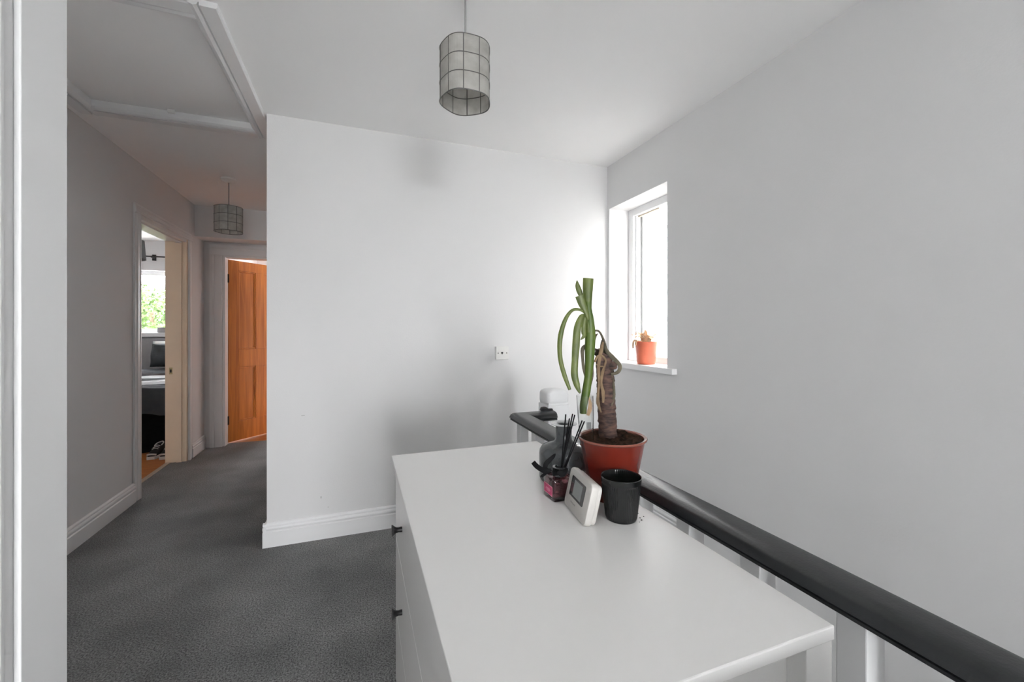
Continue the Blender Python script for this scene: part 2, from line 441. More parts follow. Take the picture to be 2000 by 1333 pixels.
obj('frame_side', hatch_side((HX0 - .003, HY0, z), (HX1 + .003, HY0, z), (0, -1, 0)), M['white'], hx)
obj('catch', bx(-.99, -.955, HY1 - .03, HY1 - .012, CEIL + .004, CEIL + .024, bev=.003), M['plastic'], hx)

# bedroom doorway: linings, stops, casings
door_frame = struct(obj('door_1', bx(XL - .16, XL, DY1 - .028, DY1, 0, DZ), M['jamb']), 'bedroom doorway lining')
obj('lining', bx(XL - .16, XL, DY0, DY0 + .028, 0, DZ), M['white'], door_frame)
obj('lining_head', bx(XL - .16, XL, DY0 + .028, DY1 - .028, DZ - .028, DZ), M['white'], door_frame)
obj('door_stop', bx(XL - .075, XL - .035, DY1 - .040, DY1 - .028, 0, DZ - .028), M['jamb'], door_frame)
obj('door_stop', bx(XL - .075, XL - .035, DY0 + .028, DY0 + .040, 0, DZ - .028), M['white'], door_frame)
obj('door_stop', bx(XL - .075, XL - .035, DY0 + .028, DY1 - .028, DZ - .040, DZ - .028), M['white'], door_frame)
CP = [(0, 0), (.020, 0), (.020, .010), (.017, .016), (.017, .040), (.012, .050), (.010, .066), (0, .068)]
obj('casing', extrude_profile(nb(), CP, (XL, DY0, 0), (XL, DY0, DZ - .003), (1, 0, 0), (0, -1, 0)), M['white'], door_frame)
obj('casing', extrude_profile(nb(), CP, (XL, DY1, 0), (XL, DY1, DZ - .003), (1, 0, 0), (0, 1, 0)), M['white'], door_frame)
obj('casing', extrude_profile(nb(), CP, (XL, DY0 - .068, DZ - .003), (XL, DY1 + .068, DZ - .003), (1, 0, 0), (0, 0, 1)), M['white'], door_frame)
sp = obj('strike_plate', bx(XL - .130, XL - .105, DY1 - .0295, DY1 - .028, .80, .86, bev=.0004), M['brass'], door_frame)
obj('latch_hole', bx(XL - .124, XL - .111, DY1 - .0302, DY1 - .0290, .815, .843), M['hole'], sp)
obj('threshold_strip', bx(XL - .155, XL - .120, DY0 + .028, DY1 - .028, -.004, .006, bev=.002), M['strip'], door_frame)

# far doorway and the pine door standing ajar
fd = struct(obj('door_2', bx(FX0 - .0, FX0 + .022, 5.05, 5.17, 0, FZ), M['white']), 'far doorway frame')
obj('lining', bx(FX1 - .022, FX1, 5.05, 5.17, 0, FZ), M['white'], fd)
obj('lining_head', bx(FX0 + .022, FX1 - .022, 5.05, 5.17, FZ - .020, FZ), M['white'], fd)
CP2 = [(0, 0), (.016, 0), (.018, .010), (.018, .060), (.014, .070), (.022, .085), (.022, .108), (0, .110)]
obj('casing', extrude_profile(nb(), CP2, (FX0, 5.05, 0), (FX0, 5.05, FZ - .004), (0, -1, 0), (-1, 0, 0)), M['white'], fd)
obj('casing', extrude_profile(nb(), CP2, (FX1, 5.05, 0), (FX1, 5.05, FZ - .004), (0, -1, 0), (.9, 0, 0)), M['white'], fd)
obj('casing', extrude_profile(nb(), CP2, (FX0 - .11, 5.05, FZ - .004), (FX1 + .08, 5.05, FZ - .004), (0, -1, 0), (0, 0, 1)), M['white'], fd)
def door_piece(u0, u1, v0, v1, d0, d1, bev=.0):
    """piece of the leaf: u along the leaf from the hinge, d its thickness"""
    bm = bx(u0, u1, d0, d1, v0, v1, bev=bev)
    a = math.radians(47)
    R = Matrix.Translation((FX0 + .026, 5.15, 0)) @ Matrix.Rotation(a, 4, 'Z')
    bmesh.ops.transform(bm, matrix=R, verts=bm.verts[:])
    return bm
LW = .70
dl = thing('pine_door', 'orange pine panelled door standing ajar at the end of the hallway', 'door', (FX0 + .026, 5.15, 0))
z0, z1 = .012, 1.945
obj('stile', door_piece(0, .105, z0, z1, 0, .036, .002), M['pine'], dl)
obj('stile', door_piece(LW - .105, LW, z0, z1, 0, .036, .002), M['pine'], dl)
obj('stile', door_piece(.305, .395, .215, .80, 0, .036, .002), M['pine'], dl)
obj('stile', door_piece(.305, .395, .99, 1.84, 0, .036, .002), M['pine'], dl)
obj('rail', door_piece(.105, LW - .105, z0, .215, 0, .036, .002), M['pine'], dl)
obj('rail', door_piece(.105, LW - .105, .80, .99, 0, .036, .002), M['pine'], dl)
obj('rail', door_piece(.105, LW - .105, 1.84, z1, 0, .036, .002), M['pine'], dl)
for u0, u1 in ((.105, .305), (.395, LW - .105)):
    for v0, v1 in ((.215, .80), (.99, 1.84)):
        p = obj('panel', door_piece(u0, u1, v0, v1, .012, .024), M['pine'], dl)
        bmq = nb()
        for a, b, c, d in ((u0, u0 + .016, v0, v1), (u1 - .016, u1, v0, v1), (u0, u1, v0, v0 + .016), (u0, u1, v1 - .016, v1)):
            t = door_piece(a, b, c, d, .003, .012, .004); me = bpy.data.meshes.new('tmp'); t.to_mesh(me); t.free(); bmq.from_mesh(me); bpy.data.meshes.remove(me)
        obj('panel_moulding', bmq, M['pine'], p)
for v in (.20, 1.70):
    obj('hinge', door_piece(-.012, .004, v, v + .09, -.008, .012, .002), M['iron'], dl)
obj('door_knob', door_piece(LW - .075, LW - .035, .93, .97, -.05, 0, .012), M['brass'], dl)

# windows ----------------------------------------------------------
win = struct(obj('window_1', bx(1.885, 1.945, WY1 - .055, WY1, WZ0, WZ1, bev=.003), M['upvc']), 'white window open on its side hinge in the right wall')
obj('frame', bx(1.885, 1.945, WY0, WY0 + .055, WZ0, WZ1, bev=.003), M['upvc'], win)
obj('frame', bx(1.885, 1.945, WY0 + .055, WY1 - .055, WZ1 - .05, WZ1, bev=.003), M['upvc'], win)
obj('frame', bx(1.885, 1.945, WY0 + .055, WY1 - .055, WZ0, WZ0 + .075, bev=.003), M['upvc'], win)
obj('rebate', bx(1.905, 1.945, WY1 - .072, WY1 - .055, WZ0 + .075, WZ1 - .05, bev=.002), M['upvc'], win)
obj('seal', bx(1.940, 1.952, WY1 - .080, WY1 - .070, WZ0 + .075, WZ1 - .05), M['seal'], win)
SW = .50
def sash_piece(u0, u1, v0, v1, d0, d1, bev=0):
    bm = bx(u0, u1, d0, d1, v0, v1, bev=bev)
    # u runs from the hinge side outwards, towards +X and slightly back to -Y
    R = Matrix.Translation((1.965, WY1 - .078, 0)) @ Matrix.Rotation(math.radians(-20), 4, 'Z')
    bmesh.ops.transform(bm, matrix=R, verts=bm.verts[:])
    return bm
SZ0, SZ1 = WZ0 + .06, WZ1 - .036
sash = obj('sash', sash_piece(0, .068, SZ0, SZ1, -.03, .03, .004), M['upvc'], win)
obj('sash_rail', sash_piece(SW - .068, SW, SZ0, SZ1, -.03, .03, .004), M['upvc'], sash)
obj('sash_rail', sash_piece(.068, SW - .068, SZ0, SZ0 + .068, -.03, .03, .004), M['upvc'], sash)
obj('sash_rail', sash_piece(.068, SW - .068, SZ1 - .068, SZ1, -.03, .03, .004), M['upvc'], sash)
obj('glazing_bead', sash_piece(.068, .082, SZ0 + .068, SZ1 - .068, -.020, -.008, .003), M['upvc'], sash)
obj('glazing_bead', sash_piece(.068, SW - .068, SZ1 - .082, SZ1 - .068, -.020, -.008, .003), M['upvc'], sash)
obj('glass_pane', sash_piece(.07, SW - .07, SZ0 + .07, SZ1 - .07, -.003, .003), M['relief'], sash)
bm = nb(); sweep(bm, [(1.925, WY1 - .09, WZ1 - .058), (2.00, WY1 - .14, WZ1 - .046), (2.08, WY1 - .135, WZ1 - .040)], [.006] * 3, .002, (0, 0, 1), smooth_n=3)
box(bm, 1.915, 1.935, WY1 - .30, WY1 - .075, WZ1 - .060, WZ1 - .052)
obj('friction_stay', bm, M['strip'], win)
bm = nb(); box(bm, XR - .035, XR, 1.915, YB - .002, .943, .975); box(bm, XR - .0005, 1.886, WY0 + .0005, WY1 - .0005, .9435, .975)
struct(obj('trim_2', bm, M['upvc']), 'white window sill board')

def plain_window(name, axis_y, x0, x1, z0, z1, mull, lab):
    w_ = struct(obj(name, bx(x0, x0 + .055, axis_y, axis_y + .06, z0, z1, bev=.003), M['upvc']), lab)
    obj('frame', bx(x1 - .055, x1, axis_y, axis_y + .06, z0, z1, bev=.003), M['upvc'], w_)
    obj('frame', bx(x0 + .055, x1 - .055, axis_y, axis_y + .06, z1 - .055, z1, bev=.003), M['upvc'], w_)
    obj('frame', bx(x0 + .055, x1 - .055, axis_y, axis_y + .06, z0, z0 + .055, bev=.003), M['upvc'], w_)
    xs = [x0 + .055] + mull + [x1 - .055]
    for mx in mull: obj('mullion', bx(mx - .03, mx + .03, axis_y, axis_y + .06, z0 + .055, z1 - .055), M['upvc'], w_)
    for a, b in zip(xs, xs[1:]):
        obj('glass_pane', bx(a, b, axis_y + .028, axis_y + .033, z0 + .05, z1 - .05), M['clearpane'], w_)
plain_window('window_2', 7.00, BWX0, BWX1, BWZ0, BWZ1, [-2.95], 'bedroom window with green trees outside')
plain_window('window_3', 7.72, -.7, .1, .95, 2.15, [], 'window of the room behind the pine door')
plain_window('window_added_rear', -4.09, -.4, .7, .05, 1.8, [.15], 'window added behind the camera for fill light')  # unseen, added as a fill light source for the landing
struct(obj('trim_3', bx(BWX0 - .04, BWX1 + .04, 6.80, 7.0, BWZ0 - .05, BWZ0 + .004, bev=.004), M['upvc']), 'white bedroom window sill')

# staircase going down beside the chest
st = thing('staircase', 'charcoal carpeted stairs going down beside the banister', 'stairs', (1.22, 1.76, -2.3))
for i in range(11):
    y1 = 1.700 - .225 * i; zt = -.19 * (i + 1)
    obj('step', bx(.722, XR - .002, y1 - .245, y1, zt - .19, zt, bev=.01), M['carpet'], st)

# ------------------------------------------------------------------ banister
RX = .673
br = thing('banister', 'landing banister with charcoal handrail, white balusters and a square newel post', 'banister', (RX, 1.0, 0))
RP = []
for k in range(17):
    p_ = -.042 + .084 * k / 16
    RP.append((p_, .008 + .024 * max(0, 1 - abs(p_ / .042) ** 3.2) ** .55))
RP += [(.036, .0065), (.035, .005), (.0385, .003), (.038, -.002), (.032, -.006), (-.032, -.006), (-.038, -.002), (-.0385, .003), (-.035, .005), (-.036, .0065)]
RZ = .803
YEND = 1.735
bm = nb()
def rail_ring(c, across): return [c + across * p + Vector((0, 0, q)) for p, q in RP]
rings = [rail_ring(Vector((RX, -1.46, RZ)), Vector((1, 0, 0))), rail_ring(Vector((RX, YEND - .035, RZ)), Vector((1, 1, 0))),
         rail_ring(Vector((.83, YEND - .035, RZ)), Vector((0, 1, 0)))]
rings[1] = [Vector((RX + p * -1 * -1, YEND - .035 - p, RZ + q)) for p, q in RP]
rings[2] = [Vector((.83, YEND - .035 - p, RZ + q)) for p, q in RP]
vr = [[bm.verts.new(p) for p in r] for r in rings]
for a, b in zip(vr, vr[1:]):
    for i in range(len(RP)):
        j = (i + 1) % len(RP); bm.faces.new((a[i], a[j], b[j], b[i]))
bm.faces.new(vr[0]); bm.faces.new(vr[-1])
obj('handrail', bm, M['rail'], br, smooth=True)
for i in range(12):
    y = .385 + .1625 * (i - 3)
    obj('baluster', bx(RX - .020, RX + .020, y - .020, y + .020, 0, RZ - .006, bev=.002), M['white'], br)
obj('base_rail', bx(RX - .03, RX + .03, -1.46, 1.70, 0, .035, bev=.004), M['white'], br)
NX, NY, NH = .862, 1.765, .054
obj('newel_post', bx(NX - NH, NX + NH, NY - NH, NY + NH, 0, .855, bev=.003), M['white'], br)
cap = nb(); rings = []
def squircle(r, n=40, e=5.0):
    o_ = []
    for i in range(n):
        a = 2 * math.pi * (i + .5) / n; c_, s_ = math.cos(a), math.sin(a)
        k_ = (abs(c_) ** e + abs(s_) ** e) ** (-1 / e); o_.append((r * k_ * c_, r * k_ * s_))
    return o_
for r_, z_ in ((.050, .864), (.0545, .866), (.0555, .872), (.0555, .900), (.054, .908), (.050, .9155), (.042, .921), (.028, .9245), (.010, .926)):
    rings.append([cap.verts.new((NX + x_, NY + y_, z_)) for x_, y_ in squircle(r_, e=6.0 if r_ > .04 else 3.0)])
for a_, b_ in zip(rings, rings[1:]):
    for i in range(40): cap.faces.new((a_[i], a_[(i + 1) % 40], b_[(i + 1) % 40], b_[i]))
cap.faces.new(rings[0]); cap.faces.new(rings[-1])
obj('newel_cap', cap, M['white'], br, smooth=True)
obj('newel_neck', bx(NX - NH * .9, NX + NH * .9, NY - NH * .9, NY + NH * .9, .853, .866), M['white'], br)
bm = nb()
lathe(bm, [(.010, RZ + .003), (.026, RZ + .005), (.030, RZ + .014), (.026, RZ + .024), (.033, RZ + .031), (.029, RZ + .040), (.012, RZ + .043)], NX - NH + .004, NY - .030, 20)
obj('rail_end_block', bm, M['black'], br, smooth=True)

# ------------------------------------------------------------------ chest of drawers
CX0, CX1, CY0, CY1, CT = .100, .605, .376, 1.376, .80
ch = thing('chest_of_drawers', 'white chest of drawers with black flared knobs against the banister', 'chest', ((CX0 + CX1) / 2, (CY0 + CY1) / 2, 0))
obj('chest_top', bx(CX0, CX1, CY0, CY1, CT - .02, CT, bev=.002), M['chest'], ch)
bm = nb(); box(bm, CX0 + .03, CX1 - .03, CY1 - .03, CY1 - .012, .06, CT - .02); box(bm, CX0 + .03, CX1 - .03, CY0 + .030, CY0 + .045, .06, CT - .02)
box(bm, CX0 + .03, CX1 - .02, CY0 + .045, CY1 - .03, .06, .08); box(bm, CX1 - .02, CX1 - .01, CY0 + .04, CY1 - .03, .06, CT - .02)
obj('carcass', bm, M['chest'], ch)
for x0, x1 in ((CX0 + .010, CX0 + .050), (CX1 - .052, CX1 - .002)):
    for y0, y1 in ((CY0 + .002, CY0 + .046), (CY1 - .056, CY1 - .010)):
        obj('leg', bx(x0 + (.012 if y0 > 1 and x0 < .3 else 0), x1, y0, y1, 0, CT - .02, bev=.0015), M['chest'], ch)
obj('end_rail', bx(CX0 + .05, CX1 - .052, CY0 + .004, CY0 + .045, .06, .12), M['chest'], ch)
for i in range(3):
    zt = CT - .024 - i * .222; zb = zt - .2185
    d = obj('drawer', bx(CX0 + .010, CX0 + .030, CY0 + .050, CY1 - .030, zb, zt, bev=.0015), M['chest'], ch)
    box_bm = bx(CX0 + .030, CX1 - .06, CY0 + .07, CY1 - .05, zb + .02, zt - .03)
    obj('drawer_box', box_bm, M['chest'], d)
    zc = (zt + zb) / 2 - .0
    for y in (1.145, .607):
        kb = nb()
        lathe(kb, [(.0070, 0), (.0070, .004), (.0062, .010), (.0075, .016), (.0110, .021), (.0145, .0245), (.0145, .027), (.006, .0275)], 0, 0, 24)
        bmesh.ops.transform(kb, matrix=Matrix.Translation((CX0 + .0105, y, zc)) @ Matrix.Rotation(-math.pi / 2, 4, 'Y'), verts=kb.verts[:])
        obj('knob', kb, M['black'], d, smooth=True)

# ------------------------------------------------------------------ things on the chest
F = Vector((SN, CS, 0))
# flower pot with the woody trunk
pc = pt(1195, 845, 1.0); PX, PY = pc.x, pc.y; RIM = .944
pot = thing('plant_pot', 'large terracotta plastic pot of soil with a bare woody trunk on the chest', 'plant pot', (PX, PY, CT))
bm = nb()
lathe(bm, [(.046, CT + .0005), (.050, CT + .0005), (.0515, CT + .004), (.0765, RIM - .004), (.0740, RIM - .004), (.0705, RIM - .020), (.0495, CT + .006), (.044, CT + .006)], PX, PY, 56)
obj('pot', bm, M['pot'], pot, smooth=True)
bm = nb(); lathe(bm, [(.0735, RIM - .006), (.0775, RIM - .006), (.0815, RIM - .0035), (.0822, RIM - .001), (.0805, RIM + .0008), (.0745, RIM - .001)], PX, PY, 56, loop=True)
obj('rim', bm, M['rim'], pot, smooth=True)
bm = nb()
rr = [(0.0001, 0)] + [(.0735 * k / 9, 0) for k in range(1, 10)]
rings = []
for k, (r_, _) in enumerate(rr):
    rings.append([bm.verts.new((PX + r_ * math.cos(a), PY + r_ * math.sin(a), RIM - .010 + random.uniform(-.004, .004) + .008 * max(0, math.cos(a - 1.0)) * r_ / .07)) for a in (2 * math.pi * i / 36 for i in range(36))])
for a, b in zip(rings, rings[1:]):
    for i in range(36): bm.faces.new((a[i], a[(i + 1) % 36], b[(i + 1) % 36], b[i]))
obj('soil', bm, M['soil'], pot, smooth='all')
# trunk
TT = 1.035
def pp(x, y, t=TT): return pt(x, y, t)
S = TT / FPX
n = 46; prof = []
bm = nb(); rings = []
for i in range(n + 1):
    f = i / n
    c = pt(1188 - 8 * f, 866 - 176 * f, TT)
    r_ = S * (17.0 - 1.2 * f + (1.5 if f < .08 else 0))
    ridge = 1.7 * S * (1 - ((f * 13) % 1.0)) * (1 if f > .1 else .3)
    ring = []
    for k in range(20):
        a = 2 * math.pi * k / 20
        rk = r_ + ridge + random.uniform(-.9, .9) * S
        top = (.012 * math.cos(a - 2.6)) if i == n else 0
        ring.append(bm.verts.new(c + Vector((rk * math.cos(a), rk * math.sin(a), top))))
    rings.append(ring)
for a, b in zip(rings, rings[1:]):
    for k in range(20): bm.faces.new((a[k], a[(k + 1) % 20], b[(k + 1) % 20], b[k]))
bm.faces.new(rings[-1]); bm.faces.new(rings[0])
trunk = obj('trunk', bm, M['bark'], pot, smooth='all')
bm = nb(); sweep(bm, [pp(1178, 718, TT - .01), pp(1190, 717, TT - .012), pp(1199, 714, TT - .014), pp(1203, 713, TT - .014)], [6 * S, 7 * S, 8.5 * S, 7 * S], None, F, 12, 3)
obj('branch_stub', bm, M['bark'], trunk, smooth=True)
def strand(name, pl, widths, m, t0, t1, parent, th=.0011, rot=0.0, nseg=8):
    n_ = len(pl); ts = [t0 + (t1 - t0) * i / (n_ - 1) for i in range(n_)]
    pts_ = [pt(x, y, t) for (x, y), t in zip(pl, ts)]
    ws = [w_ * .5 * t / FPX for w_, t in zip(widths, ts)]
    return obj(name, sweep(nb(), pts_, ws, th, F, nseg, 4, rot), m, parent, smooth=True)
strand('dried_leaf', [(1155, 650), (1164, 646), (1172, 650), (1180, 668), (1184, 684), (1195, 697), (1207, 709), (1211, 718), (1207, 727), (1197, 731), (1193, 729)], [3, 4, 4, 5, 7, 9, 8, 8, 7, 5, 2], M['drydark'], TT - .01, TT - .03, pot)
strand('dried_leaf', [(1185, 688), (1190, 700), (1193, 715), (1195, 735), (1198, 750), (1199, 775), (1195, 790), (1192, 800)], [4, 5, 4, 4, 5, 6, 4, 2], M['drydark'], TT - .012, TT - .02, pot)
strand('dried_leaf', [(1178, 668), (1175, 682), (1171, 700), (1169, 720), (1170, 745), (1168, 770), (1168, 788), (1174, 806)], [3, 7, 7, 6, 5, 5, 7, 2], M['dry'], TT - .03, TT - .034, pot)
strand('dried_leaf', [(1162, 708), (1166, 698), (1175, 695), (1183, 704), (1181, 715), (1177, 728), (1174, 748), (1178, 768), (1178, 787)], [4, 5, 4, 4, 4, 6, 5, 7, 4], M['dry'], TT - .03, TT - .036, pot)
strand('dried_leaf', [(1172, 690), (1176, 700), (1173, 716), (1170, 735), (1171, 760)], [6, 8, 8, 7, 3], M['bark'], TT - .026, TT - .030, pot)
strand('dried_leaf', [(1160, 704), (1157, 716), (1157, 735), (1152, 758), (1150, 778)], [4, 5, 5, 4, 2], M['drydark'], TT - .02, TT - .02, pot)
strand('dried_leaf', [(1164, 712), (1172, 716), (1180, 716)], [2, 3, 2], M['dry'], TT - .034, TT - .034, pot)
strand('dried_leaf', [(1180, 690), (1176, 678), (1176, 664)], [14, 9, 2], M['drydark'], TT - .004, TT - .01, pot)
strand('dried_leaf', [(1186, 700), (1180, 688), (1170, 686), (1162, 694)], [12, 14, 10, 5], M['drydark'], TT, TT - .012, pot)
# green cutting in a clear tube stuck into the pot
TC = 1.0; S1 = TC / FPX
bm = nb()
def tube_ring(px, py, r): 
    c = pt(px, py, TC); return [bm.verts.new(c + Vector((r * math.cos(a), r * math.sin(a), 0))) for a in (2 * math.pi * k / 24 for k in range(24))]
rings = [tube_ring(1146, 870, 13 * S1), tube_ring(1144, 815, 15.5 * S1), tube_ring(1142, 773, 16.5 * S1), tube_ring(1142, 773, 15.6 * S1), tube_ring(1144, 815, 14.6 * S1), tube_ring(1146, 867, 12 * S1)]
for a, b in zip(rings, rings[1:]):
    for k in range(24): bm.faces.new((a[k], a[(k + 1) % 24], b[(k + 1) % 24], b[k]))
bm.faces.new(rings[0]); bm.faces.new(rings[-1])
tb = tag(obj('clear_tube', bm, M['clear'], origin=pt(1146, 858, TC), smooth=True), 'clear plastic tube holding the green cutting in the large pot', 'tube')
bm = nb(); c0 = pt(1150, 832, TC - 15.2 * S1)
for i in range(5):
    q = c0 + Vector((CS, -SN, 0)) * ((i - 2) * .0021)
    box(bm, q.x - .0006, q.x + .0006, q.y - .0003, q.y + .0003, q.z - .008, q.z + .008)
obj('printed_bars', bm, M['print'], tb)
cut = thing('yucca_cutting', 'green yucca cutting with two long drooping leaves and chopped top leaves', 'plant', pt(1139, 808, TC))
strand('stem', [(1139, 808), (1140, 790), (1145, 765), (1149, 735), (1151, 710), (1152, 685), (1153, 655), (1152, 628), (1149, 605), (1148, 590)], [13, 15, 17, 15, 17, 20, 21, 17, 14, 12], M['stem'], TC, TC, cut, th=.008, nseg=14)
strand('leaf', [(1150, 622), (1143, 611), (1131, 605), (1117, 607), (1104, 625), (1095, 655), (1093, 685), (1096, 710), (1103, 735), (1113, 762)], [4, 6, 5, 6, 8, 10, 9, 9, 9, 6], M['leaf'], TC - .006, TC - .04, cut, th=.0016)
strand('leaf', [(1143, 618), (1136, 619), (1128, 640), (1125, 675), (1123, 705), (1122, 732), (1127, 753), (1133, 769)], [5, 10, 14, 15, 13, 14, 12, 3], M['leaf'], TC - .008, TC - .03, cut, th=.0018)
strand('leaf', [(1150, 650), (1149, 620), (1148, 590), (1148, 565), (1149, 544)], [10, 13, 16, 20, 21], M['leaf'], TC - .004, TC + .002, cut, th=.004, nseg=10)
strand('leaf', [(1149, 625), (1144, 608), (1137, 594), (1132, 578)], [6, 11, 15, 18], M['leaf'], TC - .010, TC - .016, cut, th=.002)
strand('leaf', [(1141, 592), (1136, 580), (1131, 568), (1128, 558), (1127, 548)], [6, 9, 11, 9, 1], M['leaf'], TC + .006, TC + .008, cut, th=.0015)
strand('leaf', [(1147, 612), (1141, 628), (1140, 648), (1141, 656), (1134, 664)], [5, 9, 10, 8, 2], M['leaf'], TC - .008, TC - .014, cut, th=.0015)
strand('leaf', [(1147, 676), (1138, 682), (1138, 700), (1140, 720), (1143, 738)], [10, 8, 6, 6, 2], M['drydark'], TC + .004, TC, cut, th=.0012)
strand('leaf', [(1159, 668), (1163, 657), (1168, 652)], [7, 5, 1], M['drydark'], TC, TC, cut)
strand('leaf', [(1148, 812), (1152, 800), (1153, 788), (1150, 775)], [6, 9, 7, 2], M['drygold'], TC + .004, TC + .004, cut)

# ribbed black cup
cc = pt(1213, 900, .8836); KX, KY = cc.x, cc.y
cup = thing('ribbed_cup', 'black ribbed glass cup in front of the terracotta pot', 'cup', (KX, KY, CT))
bm = nb()
rip = lambda i, zz: (-.022 if i % 2 else 0) if CT + .006 < zz < CT + .078 else 0
lathe(bm, [(.024, CT + .0004), (.0315, CT + .001), (.0335, CT + .007), (.0405, CT + .074), (.0415, CT + .0785), (.0425, CT + .089), (.0418, CT + .0905), (.0400, CT + .089), (.0385, CT + .076), (.031, CT + .012), (.020, CT + .011)], KX, KY, 112, rip)
obj('glass', bm, M['cup'], cup, smooth=False)
bm = nb(); lathe(bm, [(.0005, CT + .046), (.0335, CT + .046), (.0335, CT + .044), (.0005, CT + .044)], KX, KY, 32)
obj('wax', bm, M['wax'], cup)

# smoky bottle vase
vc = pt(1101, 800, 1.115); VX, VY = vc.x, vc.y
vs_ = thing('bottle_vase', 'smoky grey glass bottle vase with a flared lip behind the reed diffuser', 'vase', (VX, VY, CT))
vp = [(.050, CT + .0005), (.062, CT + .002), (.066, CT + .010), (.066, CT + .070), (.0645, CT + .080), (.059, CT + .088), (.040, CT + .0955), (.0265, CT + .101), (.0225, CT + .108), (.0215, CT + .118), (.0215, CT + .146), (.0185, CT + .146), (.0185, CT + .112), (.024, CT + .102), (.055, CT + .084), (.061, CT + .070), (.061, CT + .012), (.050, CT + .006)]
obj('body', lathe(nb(), vp, VX, VY, 56), M['smoke'], vs_, smooth=True)
obj('lip', lathe(nb(), [(.0180, CT + .146), (.0225, CT + .1455), (.0345, CT + .1480), (.0355, CT + .1500), (.0340, CT + .1515), (.0190, CT + .1495)], VX, VY, 48, loop=True), M['lip'], vs_, smooth=True, label='glass lip with the window reflection in its colour')

# reed diffuser
DX0, DX1, DYA, DYB = .4235, .4815, .866, .924
dc = Vector(((DX0 + DX1) / 2, (DYA + DYB) / 2, CT))
df = thing('reed_diffuser', 'square glass reed diffuser with pink label, black ribbon and black reeds', 'diffuser', dc)
obj('bottle', bx(DX0, DX1, DYA, DYB, CT + .0005, CT + .052, bev=.004), M['clearglass'], df, smooth=True)
obj('oil', bx(DX0 + .004, DX1 - .004, DYA + .004, DYB - .004, CT + .010, CT + .044, bev=.003), M['liquid'], df)
lb = obj('label_card', bx(DX0 - .0008, DX0 - .0002, DYA + .008, DYB - .006, CT + .012, CT + .034), M['pink'], df)
bm = nb()
for a, b, c, d in ((DYA + .008, DYB - .006, .0332, .0342), (DYA + .008, DYB - .006, .0118, .0126), (DYA + .0078, DYA + .0086, .012, .034), (DYB - .0068, DYB - .006, .012, .034),
                   (DYA + .020, DYB - .018, .0245, .0256), (DYA + .017, DYB - .015, .0215, .0226), (DYA + .022, DYB - .020, .0185, .0194)):
    box(bm, DX0 - .0011, DX0 - .0008, a, b, CT + c, CT + d)
obj('label_print', bm, M['pinkline'], lb)
bm = nb(); lathe(bm, [(.010, CT + .050), (.0150, CT + .051), (.0150, CT + .070), (.0165, CT + .071), (.0165, CT + .073), (.0110, CT + .073), (.0105, CT + .055)], dc.x, dc.y, 28)
obj('neck', bm, M['smoke'], df, smooth=True)
bm = nb(); lathe(bm, [(.0152, CT + .056), (.0168, CT + .057), (.0172, CT + .063), (.0168, CT + .069), (.0152, CT + .070)], dc.x, dc.y, 28)
knot = dc + Vector((-.0165, -.008, .062)); box(bm, knot.x - .006, knot.x + .006, knot.y - .005, knot.y + .005, knot.z - .006, knot.z + .006, bev=.002)
rib = obj('ribbon', bm, M['ribbon'], df, smooth=True)
TD = .975
def tailr(pl, wd, t0, t1, rot=0):
    return strand('ribbon_tail', pl, wd, M['ribbon'], t0, t1, rib, th=.0005, rot=rot)
tailr([(1077, 918), (1066, 921), (1058, 918), (1048, 911), (1041, 903)], [6, 9, 10, 10, 9], .955, .965)
tailr([(1074, 920), (1065, 916), (1067, 906), (1074, 899), (1081, 892), (1085, 887)], [6, 9, 10, 9, 7, 2], .955, .975)
tailr([(1090, 921), (1097, 926), (1104, 922), (1108, 915)], [8, 13, 10, 4], .945, .955)
tailr([(1072, 921), (1062, 928), (1057, 932)], [5, 6, 6], .958, .970)
for (tx, ty) in ((1105, 810), (1118.5, 809), (1122.5, 811), (1137, 822), (1141.5, 823.5), (1112, 818)):
    tip = pt(tx, ty, .97 + random.uniform(-.004, .012))
    ft = dc + Vector((random.uniform(-.003, .003) - (tip.x - dc.x) * .22, -(tip.y - dc.y) * .22 + random.uniform(-.003, .003), .012))
    obj('reed', sweep(nb(), [ft, tip], [.0016, .0016], None, F, 8, 0), M['ribbon'], df)

